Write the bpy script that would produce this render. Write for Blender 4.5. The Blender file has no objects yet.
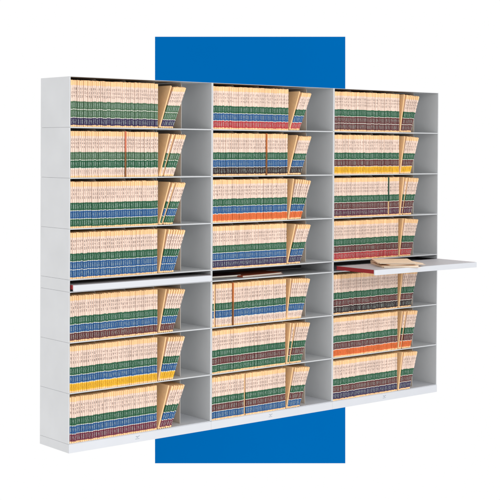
import bpy, math, random
from mathutils import Matrix, Vector
random.seed(11)
sc = bpy.context.scene
col = sc.collection
R = math.radians

# ---------------------------------------------------------------- measures (metres)
W, D = 0.94717, 0.2936                    # one cabinet
T, H0, HP = 0.267, 0.0473, 0.0643         # tier, base, slot of the pull-out shelf
Z5 = H0 + 3*T                             # slot floor
Z4 = Z5 + HP                              # slot ceiling
ZTOP = H0 + 7*T + HP
TIER_Z = [Z4 + 3*T, Z4 + 2*T, Z4 + T, Z4, H0 + 2*T, H0 + T, H0]       # floor of each row, top row first
FH, FW, FD = 0.2455, 0.0122, 0.24         # a folder

# ---------------------------------------------------------------- camera
CAM = Vector((-3.65221, -5.90467, 1.6083)); YAW, PIT, ROL, FPX = 0.6906, -0.01427, 0.00516, 1313.798
fw = Vector((math.sin(YAW)*math.cos(PIT), math.cos(YAW)*math.cos(PIT), math.sin(PIT)))
rt = Vector((math.cos(YAW), -math.sin(YAW), 0)); up = rt.cross(fw)
r2 = rt*math.cos(ROL) + up*math.sin(ROL); u2 = up*math.cos(ROL) - rt*math.sin(ROL)
cam_d = bpy.data.cameras.new('camera'); cam = bpy.data.objects.new('camera', cam_d); col.objects.link(cam)
M = Matrix((r2, u2, -fw)).transposed().to_4x4(); M.translation = CAM
cam.matrix_world = M
cam_d.sensor_width = 36; cam_d.lens = FPX/500*36; cam_d.shift_y = -83.0/500; cam_d.clip_end = 200; cam_d.clip_start = .1
sc.camera = cam
def px_area(x, y, z):
    d = Vector((x, y, z)) - CAM; k = d.dot(fw)
    a = FPX*d.dot(r2)/k; d2 = d + Vector((.0126, 0, 0)); b = FPX*d2.dot(r2)/d2.dot(fw)
    return (b-a)*FPX*FH/k

# ---------------------------------------------------------------- materials
def lin(c):
    return tuple(((v/255)/12.92 if v/255 <= .04045 else ((v/255+.055)/1.055)**2.4) for v in c) + (1,)
def mat(name, rgb, rough=.6, vary=0., noise=0., nscale=40, bump=0., bscale=600, spec=.3, isl=False):
    m = bpy.data.materials.new(name); m.use_nodes = True; n = m.node_tree.nodes; l = m.node_tree.links
    b = n['Principled BSDF']; b.inputs['Roughness'].default_value = rough
    b.inputs['Specular IOR Level'].default_value = spec
    c = lin(rgb); b.inputs['Base Color'].default_value = c
    if vary or noise:
        hs = n.new('ShaderNodeHueSaturation'); hs.inputs['Color'].default_value = c
        l.new(hs.outputs[0], b.inputs['Base Color'])
        tc = n.new('ShaderNodeTexCoord'); nz = n.new('ShaderNodeTexNoise'); nz.inputs['Scale'].default_value = nscale
        nz.inputs['Detail'].default_value = 4
        l.new(tc.outputs['Object'], nz.inputs['Vector'])
        mr = n.new('ShaderNodeMapRange'); mr.inputs['To Min'].default_value = 1-noise; mr.inputs['To Max'].default_value = 1+noise
        mr.inputs['From Min'].default_value = .3; mr.inputs['From Max'].default_value = .7
        l.new(nz.outputs['Fac'], mr.inputs['Value'])
        last = mr.outputs[0]
        if vary:
            g = n.new('ShaderNodeNewGeometry'); m2 = n.new('ShaderNodeMapRange')
            m2.inputs['To Min'].default_value = 1-vary; m2.inputs['To Max'].default_value = 1+vary*.5
            l.new(g.outputs['Random Per Island'], m2.inputs['Value'])
            o = n.new('ShaderNodeObjectInfo'); m3 = n.new('ShaderNodeMapRange')
            m3.inputs['To Min'].default_value = 1-vary*.7; m3.inputs['To Max'].default_value = 1+vary*.3
            l.new(o.outputs['Random'], m3.inputs['Value'])
            mu = n.new('ShaderNodeMath'); mu.operation = 'MULTIPLY'; l.new(m2.outputs[0], mu.inputs[0]); l.new(m3.outputs[0], mu.inputs[1])
            mv = n.new('ShaderNodeMath'); mv.operation = 'MULTIPLY'; l.new(mu.outputs[0], mv.inputs[0]); l.new(last, mv.inputs[1]); last = mv.outputs[0]
        l.new(last, hs.inputs['Value'])
    if bump:
        tc = n.new('ShaderNodeTexCoord'); nz = n.new('ShaderNodeTexNoise'); nz.inputs['Scale'].default_value = bscale
        bp = n.new('ShaderNodeBump'); bp.inputs['Strength'].default_value = bump; bp.inputs['Distance'].default_value = .0005
        l.new(tc.outputs['Object'], nz.inputs['Vector']); l.new(nz.outputs['Fac'], bp.inputs['Height']); l.new(bp.outputs[0], b.inputs['Normal'])
    return m
PAINT = mat('grey_painted_steel', (190,193,196), .42, noise=.035, nscale=5, bump=.25, bscale=900, spec=.4)
WHITE = mat('white_painted_steel', (197,200,206), .4, noise=.015, nscale=8, bump=.2, bscale=900, spec=.4)
PLATE = mat('steel_with_bounce_tint', (190,186,180), .45, noise=.02, nscale=8)  # warm light bounced off the folders is mixed into the plate colour
TRAY = mat('tray_top_laminate', (186,184,188), .5, noise=.03, nscale=30)
RED = mat('red_edge_strip', (142,38,44), .5, noise=.05, nscale=20)
DARK = mat('dark_slide_metal', (38,36,38), .5)
SLOT_SHADE = mat('painted_slot_shade', (62,60,64), .6, noise=.05)  # shade inside the deep slot, painted as dark grey
BLUE = mat('blue_matte_board', (0,99,172), .9, noise=.01, nscale=2, spec=0)
EMBLEM = mat('emblem_grey', (140,148,160), .5)
MANILA = mat('manila_card', (234,194,146), .75, vary=.12, noise=.04, nscale=60, spec=.15)
LABEL = mat('white_label', (222,199,185), .6, vary=.13, noise=.02, nscale=60, spec=.2)
PAPER = mat('paper', (238,234,224), .8, noise=.03)
INK = mat('dark_ink', (48,28,36), .7)
LINK = mat('pale_ink', (170,186,178), .7)
LINK2 = mat('brown_ink', (135,90,30), .7)
LINE = mat('white_rule', (206,206,196), .6)
BC = {'green':(44,92,66), 'faded_green':(76,106,80), 'blue':(44,88,138), 'navy':(58,48,82), 'maroon':(98,54,54), 'burgundy':(112,50,68), 'red':(176,56,62),
      'yellow':(222,172,44), 'orange':(214,106,56), 'black':(52,36,38), 'purple':(88,42,62)}
BM = {k: mat(k+'_band', v, .5, vary=.10, noise=.05, nscale=80, spec=.25) for k, v in BC.items()}
GUIDE = {k: mat(k, v, .5, vary=.03, noise=.05, spec=.3) for k, v in {'pink_card':(214,122,94), 'brown_card':(146,96,58), 'orange_card':(190,112,60), 'green_card':(40,80,62)}.items()}; GUIDE['tan_card'] = MANILA

# ---------------------------------------------------------------- mesh builder
class MB:
    def __init__(s): s.v = []; s.f = []; s.m = []
    def face(s, pts, m=0):
        i = len(s.v); s.v += [tuple(p) for p in pts]; s.f.append(tuple(range(i, i+len(pts)))); s.m.append(m)
    def box(s, x0, x1, y0, y1, z0, z1, m=0):
        i = len(s.v)
        s.v += [(x0,y0,z0),(x1,y0,z0),(x1,y1,z0),(x0,y1,z0),(x0,y0,z1),(x1,y0,z1),(x1,y1,z1),(x0,y1,z1)]
        for q in ((0,3,2,1),(4,5,6,7),(0,1,5,4),(1,2,6,5),(2,3,7,6),(3,0,4,7)):
            s.f.append(tuple(i+k for k in q)); s.m.append(m)
    def prism(s, pts, axis, a, b, m=0):
        # outline pts (2-D) swept along axis from a to b
        n = len(pts); i = len(s.v)
        def P(p, t): return {'x':(t,p[0],p[1]), 'y':(p[0],t,p[1]), 'z':(p[0],p[1],t)}[axis]
        s.v += [P(p, a) for p in pts] + [P(p, b) for p in pts]
        s.f.append(tuple(range(i+n-1, i-1, -1))); s.f.append(tuple(range(i+n, i+2*n))); s.m += [m, m]
        for k in range(n):
            s.f.append((i+k, i+(k+1) % n, i+n+(k+1) % n, i+n+k)); s.m.append(m)
    def add(s, o, tf):
        i = len(s.v); s.v += [tuple(tf @ Vector(p)) for p in o.v]
        s.f += [tuple(i+k for k in q) for q in o.f]; s.m += o.m
    def mesh(s, name, mats):
        me = bpy.data.meshes.new(name); me.from_pydata(s.v, [], s.f)
        for m in mats: me.materials.append(m)
        me.polygons.foreach_set('material_index', s.m); me.update()
        return me
def fixn(me):
    import bmesh
    b = bmesh.new(); b.from_mesh(me); bmesh.ops.recalc_face_normals(b, faces=b.faces); b.to_mesh(me); b.free()
def obj(name, mb, mats, parent=None, bevel=0., loc=None):
    me = mb.mesh(name, mats if isinstance(mats, list) else [mats]); fixn(me)
    o = bpy.data.objects.new(name, me); col.objects.link(o)
    if parent: o.parent = parent
    if loc: o.location = loc
    if bevel:
        b = o.modifiers.new('bevel', 'BEVEL'); b.width = bevel; b.segments = 2; b.limit_method = 'ANGLE'
    return o
def tag(o, label, cat, group=None):
    o['label'] = label; o['category'] = cat
    if group: o['group'] = group
    return o

# ---------------------------------------------------------------- cabinets
PLATES = [.194, .387, .580, .764]
def tray(parent, y0, y1, out):
    z0, z1 = Z5+.0055, Z5+.0375; x0, x1 = .013, W-.013
    m = MB(); m.box(x0+.003, x1-.003, y0+.014, y1, z1-.014, z1-.0005)
    t = obj('pull_out_shelf', m, TRAY, parent, .0008)
    # front edge, rounded in plan at its two corners
    r = .012; pts = [(x0, y0+.0135), (x0, y0+r)]
    pts += [(x0+r-r*math.cos(a), y0+r-r*math.sin(a)) for a in (R(30), R(60), R(90))]
    pts += [(x1-r+r*math.cos(a), y0+r-r*math.sin(a)) for a in (R(90), R(60), R(30), R(0))]
    pts += [(x1, y0+.0135)]
    m = MB(); m.prism(pts, 'z', z0, z1); obj('front_edge', m, WHITE, t, .0015)
    for xa, xb in ((x0, x0+.0028), (x1-.0028, x1)):
        m = MB(); m.box(xa, xb, y0+.0142, y1, z1-.023, z1-.0002); obj('side_strip', m, RED, t)
    for xa, xb in ((.0075, .0125), (W-.0125, W-.0075)):
        m = MB(); m.box(xa, xb, max(y0+.12, -.02), D-.02, z0+.014, z0+.030); obj('slide_rail', m, DARK, t)
def cabinet(k, label, tray_y):
    c = bpy.data.objects.new('shelving_cabinet', None); col.objects.link(c); c.location = (k*W, 0, 0)
    tag(c, label, 'shelving cabinet', 'shelving cabinets joined side by side')
    t = .0060; s = .0003
    segs = [(.0, H0)] + [(H0+i*T, H0+(i+1)*T) for i in range(3)] + [(Z5, Z4)] + [(Z4+i*T, Z4+(i+1)*T) for i in range(4)]
    for za, zb in segs:
        g = .0004
        for side in (0, 1):
            m = MB()
            xa, xb = ((s, s+t) if side == 0 else (W-s-t, W-s))
            m.box(xa, xb, 0, D, za+g, zb-g)
            o = obj('side_panel', m, PAINT, c, .0007)
    for za, zb in segs[1:]:
        m = MB(); m.box(s+t, W-s-t, D-.004, D-.001, za+.0001, zb-.0001); obj('back_panel', m, PAINT, c)
    for z in TIER_Z + [Z5]:
        if z == H0: continue
        m = MB(); x0, x1 = s+t+.0002, W-s-t-.0002
        lip = [(.0005, z-.0036), (.0005, z+.0026), (D-.0045, z+.0026), (D-.0045, z+.0014), (.0022, z+.0014), (.0022, z-.0036)]
        m.prism(lip, 'x', x0, x1); obj('shelf', m, PAINT, c, .0005)
    m = MB(); m.prism([(.0005, H0-.004), (.0005, H0+.003), (D-.0045, H0+.003), (D-.0045, H0+.0005), (.003, H0+.0005), (.003, H0-.004)], 'x', s+t+.0002, W-s-t-.0002)
    obj('shelf', m, WHITE, c, .0005)
    m = MB(); m.prism([(.0005, ZTOP-.0022), (.0005, ZTOP-.0008), (D-.0045, ZTOP-.0008), (D-.0045, ZTOP-.002), (.0022, ZTOP-.002), (.0022, ZTOP-.0022)], 'x', s+t+.0002, W-s-t-.0002)
    obj('top_panel', m, PAINT, c, .0005)
    m = MB(); m.box(s, W-s, -.0035, -.0008, .0005, H0-.0005)
    b = obj('base', m, WHITE, c, .0008)
    # small emblem: a winged tick over one short line of tiny lettering
    m = MB(); ex = .437+.008*k; e = -.0039
    def poly(p): m.prism([(ex+a*.75, .0265+q*.75) for a, q in p], 'y', e, e+.0003)
    poly([(-.018,.009),(-.002,.008),(.003,.001),(0,-.003),(-.006,.002)])
    poly([(.0032,.0012),(.006,.0075),(.020,.0125),(.017,.0072),(.0075,.0042),(.0008,-.0028)])
    x = -.019
    for i in range(9):
        w = (.0026,.0018,.0030,.0022)[i % 4]; poly([(x,-.0125),(x+w,-.0125),(x+w,-.0085),(x,-.0085)]); x += w+.0017
    obj('emblem', m, EMBLEM, b)
    for row, z in enumerate(TIER_Z):
        for i, p in enumerate(PLATES):
            zz = z+.0034; hh = .2585 if i == 3 else .2575
            pts = [(.050, zz), (.050, zz+hh-.01), (.0535, zz+hh-.003), (.060, zz+hh), (D-.012, zz+hh), (D-.012, zz)]
            m = MB(); m.prism(pts, 'x', p-.0006, p+.0006)
            m.box(p-.0012, p+.0012, .0488, .0512, zz, zz+hh-.011)
            obj('divider_plate', m, PLATE, c)
    # dark sheet added at slot ceiling and back, standing in for its deep shade
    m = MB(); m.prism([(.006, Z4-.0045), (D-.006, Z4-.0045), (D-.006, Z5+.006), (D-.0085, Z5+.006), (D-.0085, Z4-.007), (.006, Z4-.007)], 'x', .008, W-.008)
    obj('slot_shade_sheet', m, SLOT_SHADE, c)
    if tray_y is not None: tray(c, *tray_y)
    return c
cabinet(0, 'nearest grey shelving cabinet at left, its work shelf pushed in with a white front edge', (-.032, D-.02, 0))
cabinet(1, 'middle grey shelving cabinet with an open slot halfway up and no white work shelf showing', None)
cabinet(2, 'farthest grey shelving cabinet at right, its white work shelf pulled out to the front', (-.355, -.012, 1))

# ---------------------------------------------------------------- folders
SEG = {'0':'abcdef','1':'bc','2':'abged','3':'abgcd','4':'fgbc','5':'afgcd','6':'afgedc','7':'abc','8':'abcdefg','9':'abcdfg'}
def glyph(m, ch, cx, cz, w, h, st, mi, y=-.00035):
    x0, x1 = cx-w/2, cx+w/2; z0, z1 = cz-h/2, cz+h/2; zm = cz
    rect = {'a':(x0,x1,z1-st,z1),'d':(x0,x1,z0,z0+st),'g':(x0,x1,zm-st/2,zm+st/2),
            'f':(x0,x0+st,zm+st/2,z1-st),'b':(x1-st,x1,zm+st/2,z1-st),'e':(x0,x0+st,z0+st,zm-st/2),'c':(x1-st,x1,z0+st,zm-st/2)}
    for q in SEG[ch]:
        a, b, c, d = rect[q]; m.face([(a,y,c),(b,y,c),(b,y,d),(a,y,d)], mi)
def folder_mb(bands, rng, plain=False, H=FH, w=FW):
    # material slots: 0 manila 1 label 2,3,4 bands (top, mid, low) 5 rule 6 dark ink 7 pale ink
    m = MB(); dz = rng.uniform(-.0016, .0016); H = H+rng.uniform(-.0022, .0008); ca = rng.uniform(-.0008, .0008)
    Z = [0, .009+dz, .047+dz, .0505+dz, .090+dz, .0935+dz, .134+dz, .2185+dz, H]
    Mt = [0, 4, 5, 3, 5, 2, 1, 0]
    if plain: Z = [0, H]; Mt = [0]; w = .0060 if plain == 1 else .0085
    P = [(0,FD),(0,.013),(0,.0035),(.0012,.0011),(.003,0),(w/2,0),(w-.003,0),(w-.0012,.0011),(w,.0035),(w,.013),(w,FD),(w/2,FD)]
    n = len(P); grid = []
    for k, z in enumerate(Z):
        row = []
        for j, (x, y) in enumerate(P):
            zz = z - (.0032 if (k == len(Z)-1 and j in (5, 11)) else 0) - (.001 if (k == len(Z)-1 and j in (4,6)) else 0)
            row.append(len(m.v)); m.v.append((x + ca*(z/H)*(1 if j == 5 else 0), y, zz))
        grid.append(row)
    for k in range(len(Z)-1):
        for j in range(n):
            j2 = (j+1) % n
            m.f.append((grid[k][j], grid[k][j2], grid[k+1][j2], grid[k+1][j])); m.m.append(Mt[k] if 1 <= j <= 8 else 0)
    g = grid[-1]; m.f.append((g[0],g[1],g[2],g[3],g[4],g[5],g[11])); m.f.append((g[5],g[6],g[7],g[8],g[9],g[10],g[11])); m.m += [0, 0]
    g = grid[0]; m.f.append(tuple(reversed(g))); m.m.append(0)
    if not plain:
        c = w/2 + rng.uniform(-.0004, .0004)
        for z in (.1995, .180, .1605):
            glyph(m, rng.choice('0123456789'), c, z+dz, .0044, .0125, .0014, 6)
        for bi, z in enumerate((.1138, .0702, .028)):
            none = bi == 2 and bands[2] is None
            glyph(m, rng.choice('0123456789'), c, z+dz, .0044, .021, .0011, 6 if none else 7 if bi < 2 else 8)
    return m
def folder_mats(b):
    low = BM[b[2]] if b[2] else LABEL
    return [MANILA, LABEL, BM[b[0]], BM[b[1]], low, LINE, INK, LINK, LINK2 if b[2] in ('yellow', 'orange') else LINK]

ROWS = [[('faded_green','faded_green','navy'),('faded_green','green',None),('green','blue','green'),('green','blue','blue'),('green','blue','maroon'),('green','blue','yellow'),('green','blue','burgundy')],
        [('green','blue','red'),('green','blue','black'),('green','blue','orange'),('green','blue','navy'),('green','blue',None),('green','maroon','green'),('green','maroon','blue')],
        [('green','maroon','maroon'),('green','maroon','yellow'),('green','maroon','purple'),('green','maroon','red'),('green','maroon','black'),('green','maroon','orange'),('green','maroon','navy')]]
END = [[.571,.571,.570,.570,.571,.571,.571],[.577,.571,.572,.566,.564,.563,.566],[.577,.577,.579,.577,.575,.574,.575]]
LEAN = [[(22,22,0),(19,21,1),(21,22,1),(13,20,0),(14,21,0),(14,20,0),(20,23,0)],
        [(23,24,0),(20,21,0),(11,20,0),(18,21,0),(9,18,0),(9,18,1),(14,20,0)],
        [(11,19,0),(12,19,0),(10,17,1),(10,18,0),(9,16,0),(10,16,1),(10,17,0)]]
ROWN = ['top','second','third','fourth','fifth','sixth','bottom']; CABN = ['left','middle','right']
GUIDES = {(0,1):(.352,'pink_card','brown_card'), (1,1):(.408,'orange_card','brown_card'), (1,4):(.154,'orange_card','brown_card'), (2,2):(.477,'green_card','tan_card')}
PLAIN = {(1,4):[.037], (1,6):[.258]}
rng = random.Random(5)
cand = []       # (score, cabinet, row, role, location, angle, mesh builder / variant)
variants = {}
for k in range(3):
    for r in range(7):
        b = ROWS[k][r]; V = [folder_mb(b, rng) for _ in range(10)]; Pm = folder_mb(b, rng, 1); Pw = folder_mb(b, rng, 2)
        variants[k, r] = (V, Pm, Pw)
        z = TIER_Z[r] + .0033; cells = [(.0075, PLATES[0]-.0005), (PLATES[0]+.0005, PLATES[1]-.0005), (PLATES[1]+.0005, END[k][r])]
        gd = GUIDES.get((k, r)); pl = list(PLAIN.get((k, r), []))
        for a, c in cells:
            n = int((c-a)/.01265); pitch = (c-a)/n
            skip = False
            for i in range(n):
                x = a+i*pitch; role = 'upright'; dx = 0
                if gd and x <= gd[0] < x+pitch: role = 'guide'
                elif pl and abs(x+pitch/2-pl[0]) <= pitch: role = 'plain'; pl.pop(0)
                y = rng.uniform(-.0022, .0020) + (.0004*math.sin(x*25+r))
                if role == 'plain': y = .0005
                ang = R(rng.uniform(-.12, .12))
                sx = px_area(k*W+x, 0, z+.12)
                v = Pm if role == 'plain' else rng.randrange(10)
                cand.append([1e9 if role in ('guide', 'plain') else sx, k, r, role, (k*W+x+(pitch-FW)/2, y, z), ang, v])
        # leaning ones
        a0, a1, gapcard = LEAN[k][r]
        last_x = PLATES[3] - .0015 - FH*math.sin(R(a1)) - FW*math.cos(R(a1)) - .001
        first_x = END[k][r] + .0012
        n = int(round((last_x-first_x)/.0127))+1
        for i in range(n):
            t = i/(n-1); ang = a0+(a1-a0)*t**.8
            x = first_x+(last_x-first_x)*t
            sx = px_area(k*W+x, 0, z+.12)
            role = 'foremost' if i == 0 else 'leaning'
            v = rng.randrange(10)
            dx = 0
            if i == 0: v = Pw; ang = a0*.85; dx = .0030
            if gapcard and i == 2: role = 'leaning_plain'; v = Pm
            cand.append([1e9 if i == 0 or role == 'leaning_plain' else sx, k, r, role, (k*W+x+dx, rng.uniform(-.003, .0005), z+FW*math.sin(R(ang))), R(ang), v])
cand.sort(key=lambda c: -c[0])
NI = 300
meshes = {}
def words(b):
    return '-'.join((x or 'white').replace('faded_', '') for x in b)
def rname(r): return ROWN[r]
for i, (s, k, r, role, loc, ang, v) in enumerate(cand[:NI]):
    b = ROWS[k][r]
    if role == 'guide':
        g = GUIDES[k, r]; m = MB(); H = .2465; w = .0045 if k == 2 else .0058
        P = [(0,.235),(0,.003),(.0015,0),(w-.0015,0),(w,.003),(w,.235)]
        zc = .092 if k == 2 else .136
        for za, zb, mi in ((0, zc, 1), (zc, H, 0)): m.prism(P, 'z', za, zb, mi)
        o = obj('out_guide', m, [GUIDE[g[1]], GUIDE[g[2]]])
        o.location = (loc[0]+.002, -.005, loc[2])
        cc = {'pink_card':'pink and brown', 'orange_card':'orange brown', 'green_card':'dark green'}[g[1]]
        tag(o, f'{cc} guide card between upright folders, {rname(r)} row of {CABN[k]} cabinet', 'guide card', 'coloured guide cards between the folders')
        continue
    key = (k, r, 'plain' if role != 'foremost' else 'broad') if not isinstance(v, int) else (k, r, v)
    if key not in meshes:
        mb = v if not isinstance(v, int) else variants[k, r][0][v]
        me = mb.mesh('file_folder', folder_mats(b)); meshes[key] = me
    o = bpy.data.objects.new('file_folder', meshes[key]); col.objects.link(o)
    o.location = loc; o.rotation_euler = (0, ang, 0)
    where = f'{rname(r)} row, {CABN[k]} cabinet'
    if role == 'upright':
        tag(o, f'upright {words(b)} banded folder, left part of {where}', 'file folder', f'upright folders, {where}')
    elif role == 'plain':
        tag(o, f'upright tan folder without any coloured bands, {where}', 'file folder', f'unbanded upright folders, {where}')
    elif role == 'foremost':
        tag(o, f'first leaning folder with broad tan side showing, {where}', 'file folder', 'first leaning folders of each row')
    elif role == 'leaning_plain':
        tag(o, f'tilted tan folder without bands among the leaning ones, {where}', 'file folder', 'unbanded leaning folders')
    else:
        tag(o, f'tilted {words(b)} banded folder behind the foremost leaner, {where}', 'file folder', f'leaning folders, {where}')
# the remaining several hundred
import itertools
allm = [MANILA, LABEL, LINE, INK, LINK, LINK2] + list(BM.values())
rest = MB()
for s, k, r, role, loc, ang, v in cand[NI:]:
    src = variants[k, r][0][v] if isinstance(v, int) else v
    mm = [allm.index(x) for x in folder_mats(ROWS[k][r])]
    c = MB(); c.v = src.v; c.f = src.f; c.m = [mm[i] for i in src.m]
    rest.add(c, Matrix.Translation(loc) @ Matrix.Rotation(ang, 4, 'Y'))
me = rest.mesh('file_folders', allm)
o = bpy.data.objects.new('file_folders', me); col.objects.link(o); o['kind'] = 'stuff'
o['label'] = 'hundreds more banded folders filling the middle and right cabinets and the far part of the left one'

# ---------------------------------------------------------------- loose folders
def flat_folder(name, w, d, th, m1, m2, loc, rz, seed=0, tiltx=0, tilty=0, paper=True):
    rg = random.Random(seed); m = MB()
    # two leaves joined by a rounded spine along the left side, papers between, slightly bowed
    n = 8
    def leaf(z, t, mi, x0, x1, y0, y1, bow):
        i = len(m.v)
        for a in range(n+1):
            x = x0+(x1-x0)*a/n; zz = z+bow*(a/n)**2
            m.v += [(x, y0, zz), (x, y1, zz), (x, y0, zz+t), (x, y1, zz+t)]
        for a in range(n):
            p = i+4*a; q = p+4
            for f in ((p,q,q+1,p+1),(p+2,p+3,q+3,q+2),(p,p+2,q+2,q),(p+1,q+1,q+3,p+3)): m.f.append(f); m.m.append(mi)
        p = i+4*n; m.f += [(i,i+1,i+3,i+2),(p,p+2,p+3,p+1)]; m.m += [mi, mi]
    leaf(0, .0006, 0, 0, w, 0, d, 0)
    leaf(th-.0006, .0006, 0, .001, w-.012, 0, d, .002)
    pts = [(0,0),(0,th)]; m.box(-.0006, .0006, 0, d, 0, th, 0)
    if paper:
        for j in range(3):
            z = .0008+(th-.0018)*j/3
            leaf(z, (th-.0018)/3-.0003, 1, .004+rg.uniform(0,.006), w-.015+rg.uniform(-.004,.006), .004+rg.uniform(-.002,.006), d-.004-rg.uniform(0,.006), .0015)
    me = m.mesh(name, [m1, m2]); fixn(me); o = bpy.data.objects.new(name, me); col.objects.link(o)
    o.location = loc; o.rotation_euler = (tiltx, tilty, rz)
    return o
ZT = Z5+.0377
def at(cx, cy, w, d, rz):     # corner of a w x d sheet whose centre is (cx, cy)
    return (cx - (w/2)*math.cos(rz) + (d/2)*math.sin(rz), cy - (w/2)*math.sin(rz) - (d/2)*math.cos(rz))
w, d = .24, .295
PALE = mat('pale_manila_card', (240,212,182), .75, noise=.04)
for i, (cx, cy, rz, z, th, lab) in enumerate([
        (2.232, -.205, -30, 0, .009, 'lowest manila folder of the loose pile on the pulled out work shelf'),
        (2.268, -.190, -21, .0115, .007, 'middle manila folder of the loose pile on the pulled out work shelf'),
        (2.240, -.185, -37, .0210, .006, 'topmost manila folder of the loose pile on the pulled out work shelf')]):
    x, y = at(cx, cy, w, d, R(rz))
    tag(flat_folder('file_folder', w, d, th, PALE, PAPER, (x, y, ZT+z), R(rz), i), lab, 'file folder', 'loose folders on the work shelf')
MARF = mat('dark_red_card', (92,50,50), .6, noise=.05); ORF = mat('orange_red_card', (176,86,56), .6, noise=.06)
x, y = at(1.11, .175, .28, .17, R(-6))
tag(flat_folder('file_folder', .28, .17, .012, MARF, PAPER, (x, y, Z5+.0035), R(-6), 7), 'dark red folder lying flat in the slot of the middle cabinet', 'file folder')
x, y = at(1.37, .150, .34, .20, R(4))
tag(flat_folder('file_folder', .34, .20, .010, ORF, PAPER, (x, y, Z5+.0035), R(4), 8), 'orange red folder lying flat in the slot of the middle cabinet', 'file folder')

# ---------------------------------------------------------------- blue board behind
dist = 12.5
fwh = Vector((math.sin(YAW), math.cos(YAW), 0))
def at_px(px, py):      # where the board's corners stand, dist in front of the viewpoint
    q = fw + r2*((px-250)/FPX) + u2*((250-83-py)/FPX)
    return CAM + q*dist
a, b, c, d4 = at_px(155, 463.3), at_px(345.3, 463.3), at_px(345.3, 36.7), at_px(155, 36.7)
bw = ((b-a).length + (c-d4).length)/2; bh = ((d4-a).length + (c-b).length)/2; cen = (a+b+c+d4)/4
m = MB(); m.box(-bw/2, bw/2, 0, .01, -bh/2, bh/2)
bo = obj('backdrop_board', m, BLUE)
bm = Matrix((r2, fw, u2)).transposed().to_4x4(); bm.translation = cen; bo.matrix_world = bm
tag(bo, 'tall plain blue rectangular board standing behind the three cabinets', 'board')

# ---------------------------------------------------------------- light
w = bpy.data.worlds.new('World'); sc.world = w; w.use_nodes = True
bg = w.node_tree.nodes['Background']; bg.inputs[0].default_value = (1, 1, 1, 1); bg.inputs[1].default_value = 1.0
def area(name, loc, target, size, power, colr=(1,1,1)):
    l = bpy.data.lights.new(name, 'AREA'); l.size = size; l.energy = power; l.color = colr
    o = bpy.data.objects.new(name, l); col.objects.link(o); o.location = loc
    o.rotation_euler = (Vector(target)-Vector(loc)).to_track_quat('-Z', 'Y').to_euler()
area('high_softbox', (0.2, -8.2, 3.7), (1.4, 0, 1.0), 2.4, 225, (1, .97, .93))
area('low_softbox', (-2.2, -7.0, -.3), (1.2, 0, .6), 2.4, 125, (1, .98, .96))
area('side_softbox', (-5.0, 1.6, .6), (0, .15, .8), 2.0, 62, (1, .86, .78))

sc.view_settings.view_transform = 'Standard'; sc.view_settings.look = 'None'; sc.view_settings.gamma = 1
sc.view_settings.exposure = 0
sc.cycles.max_bounces = 8; sc.cycles.diffuse_bounces = 5
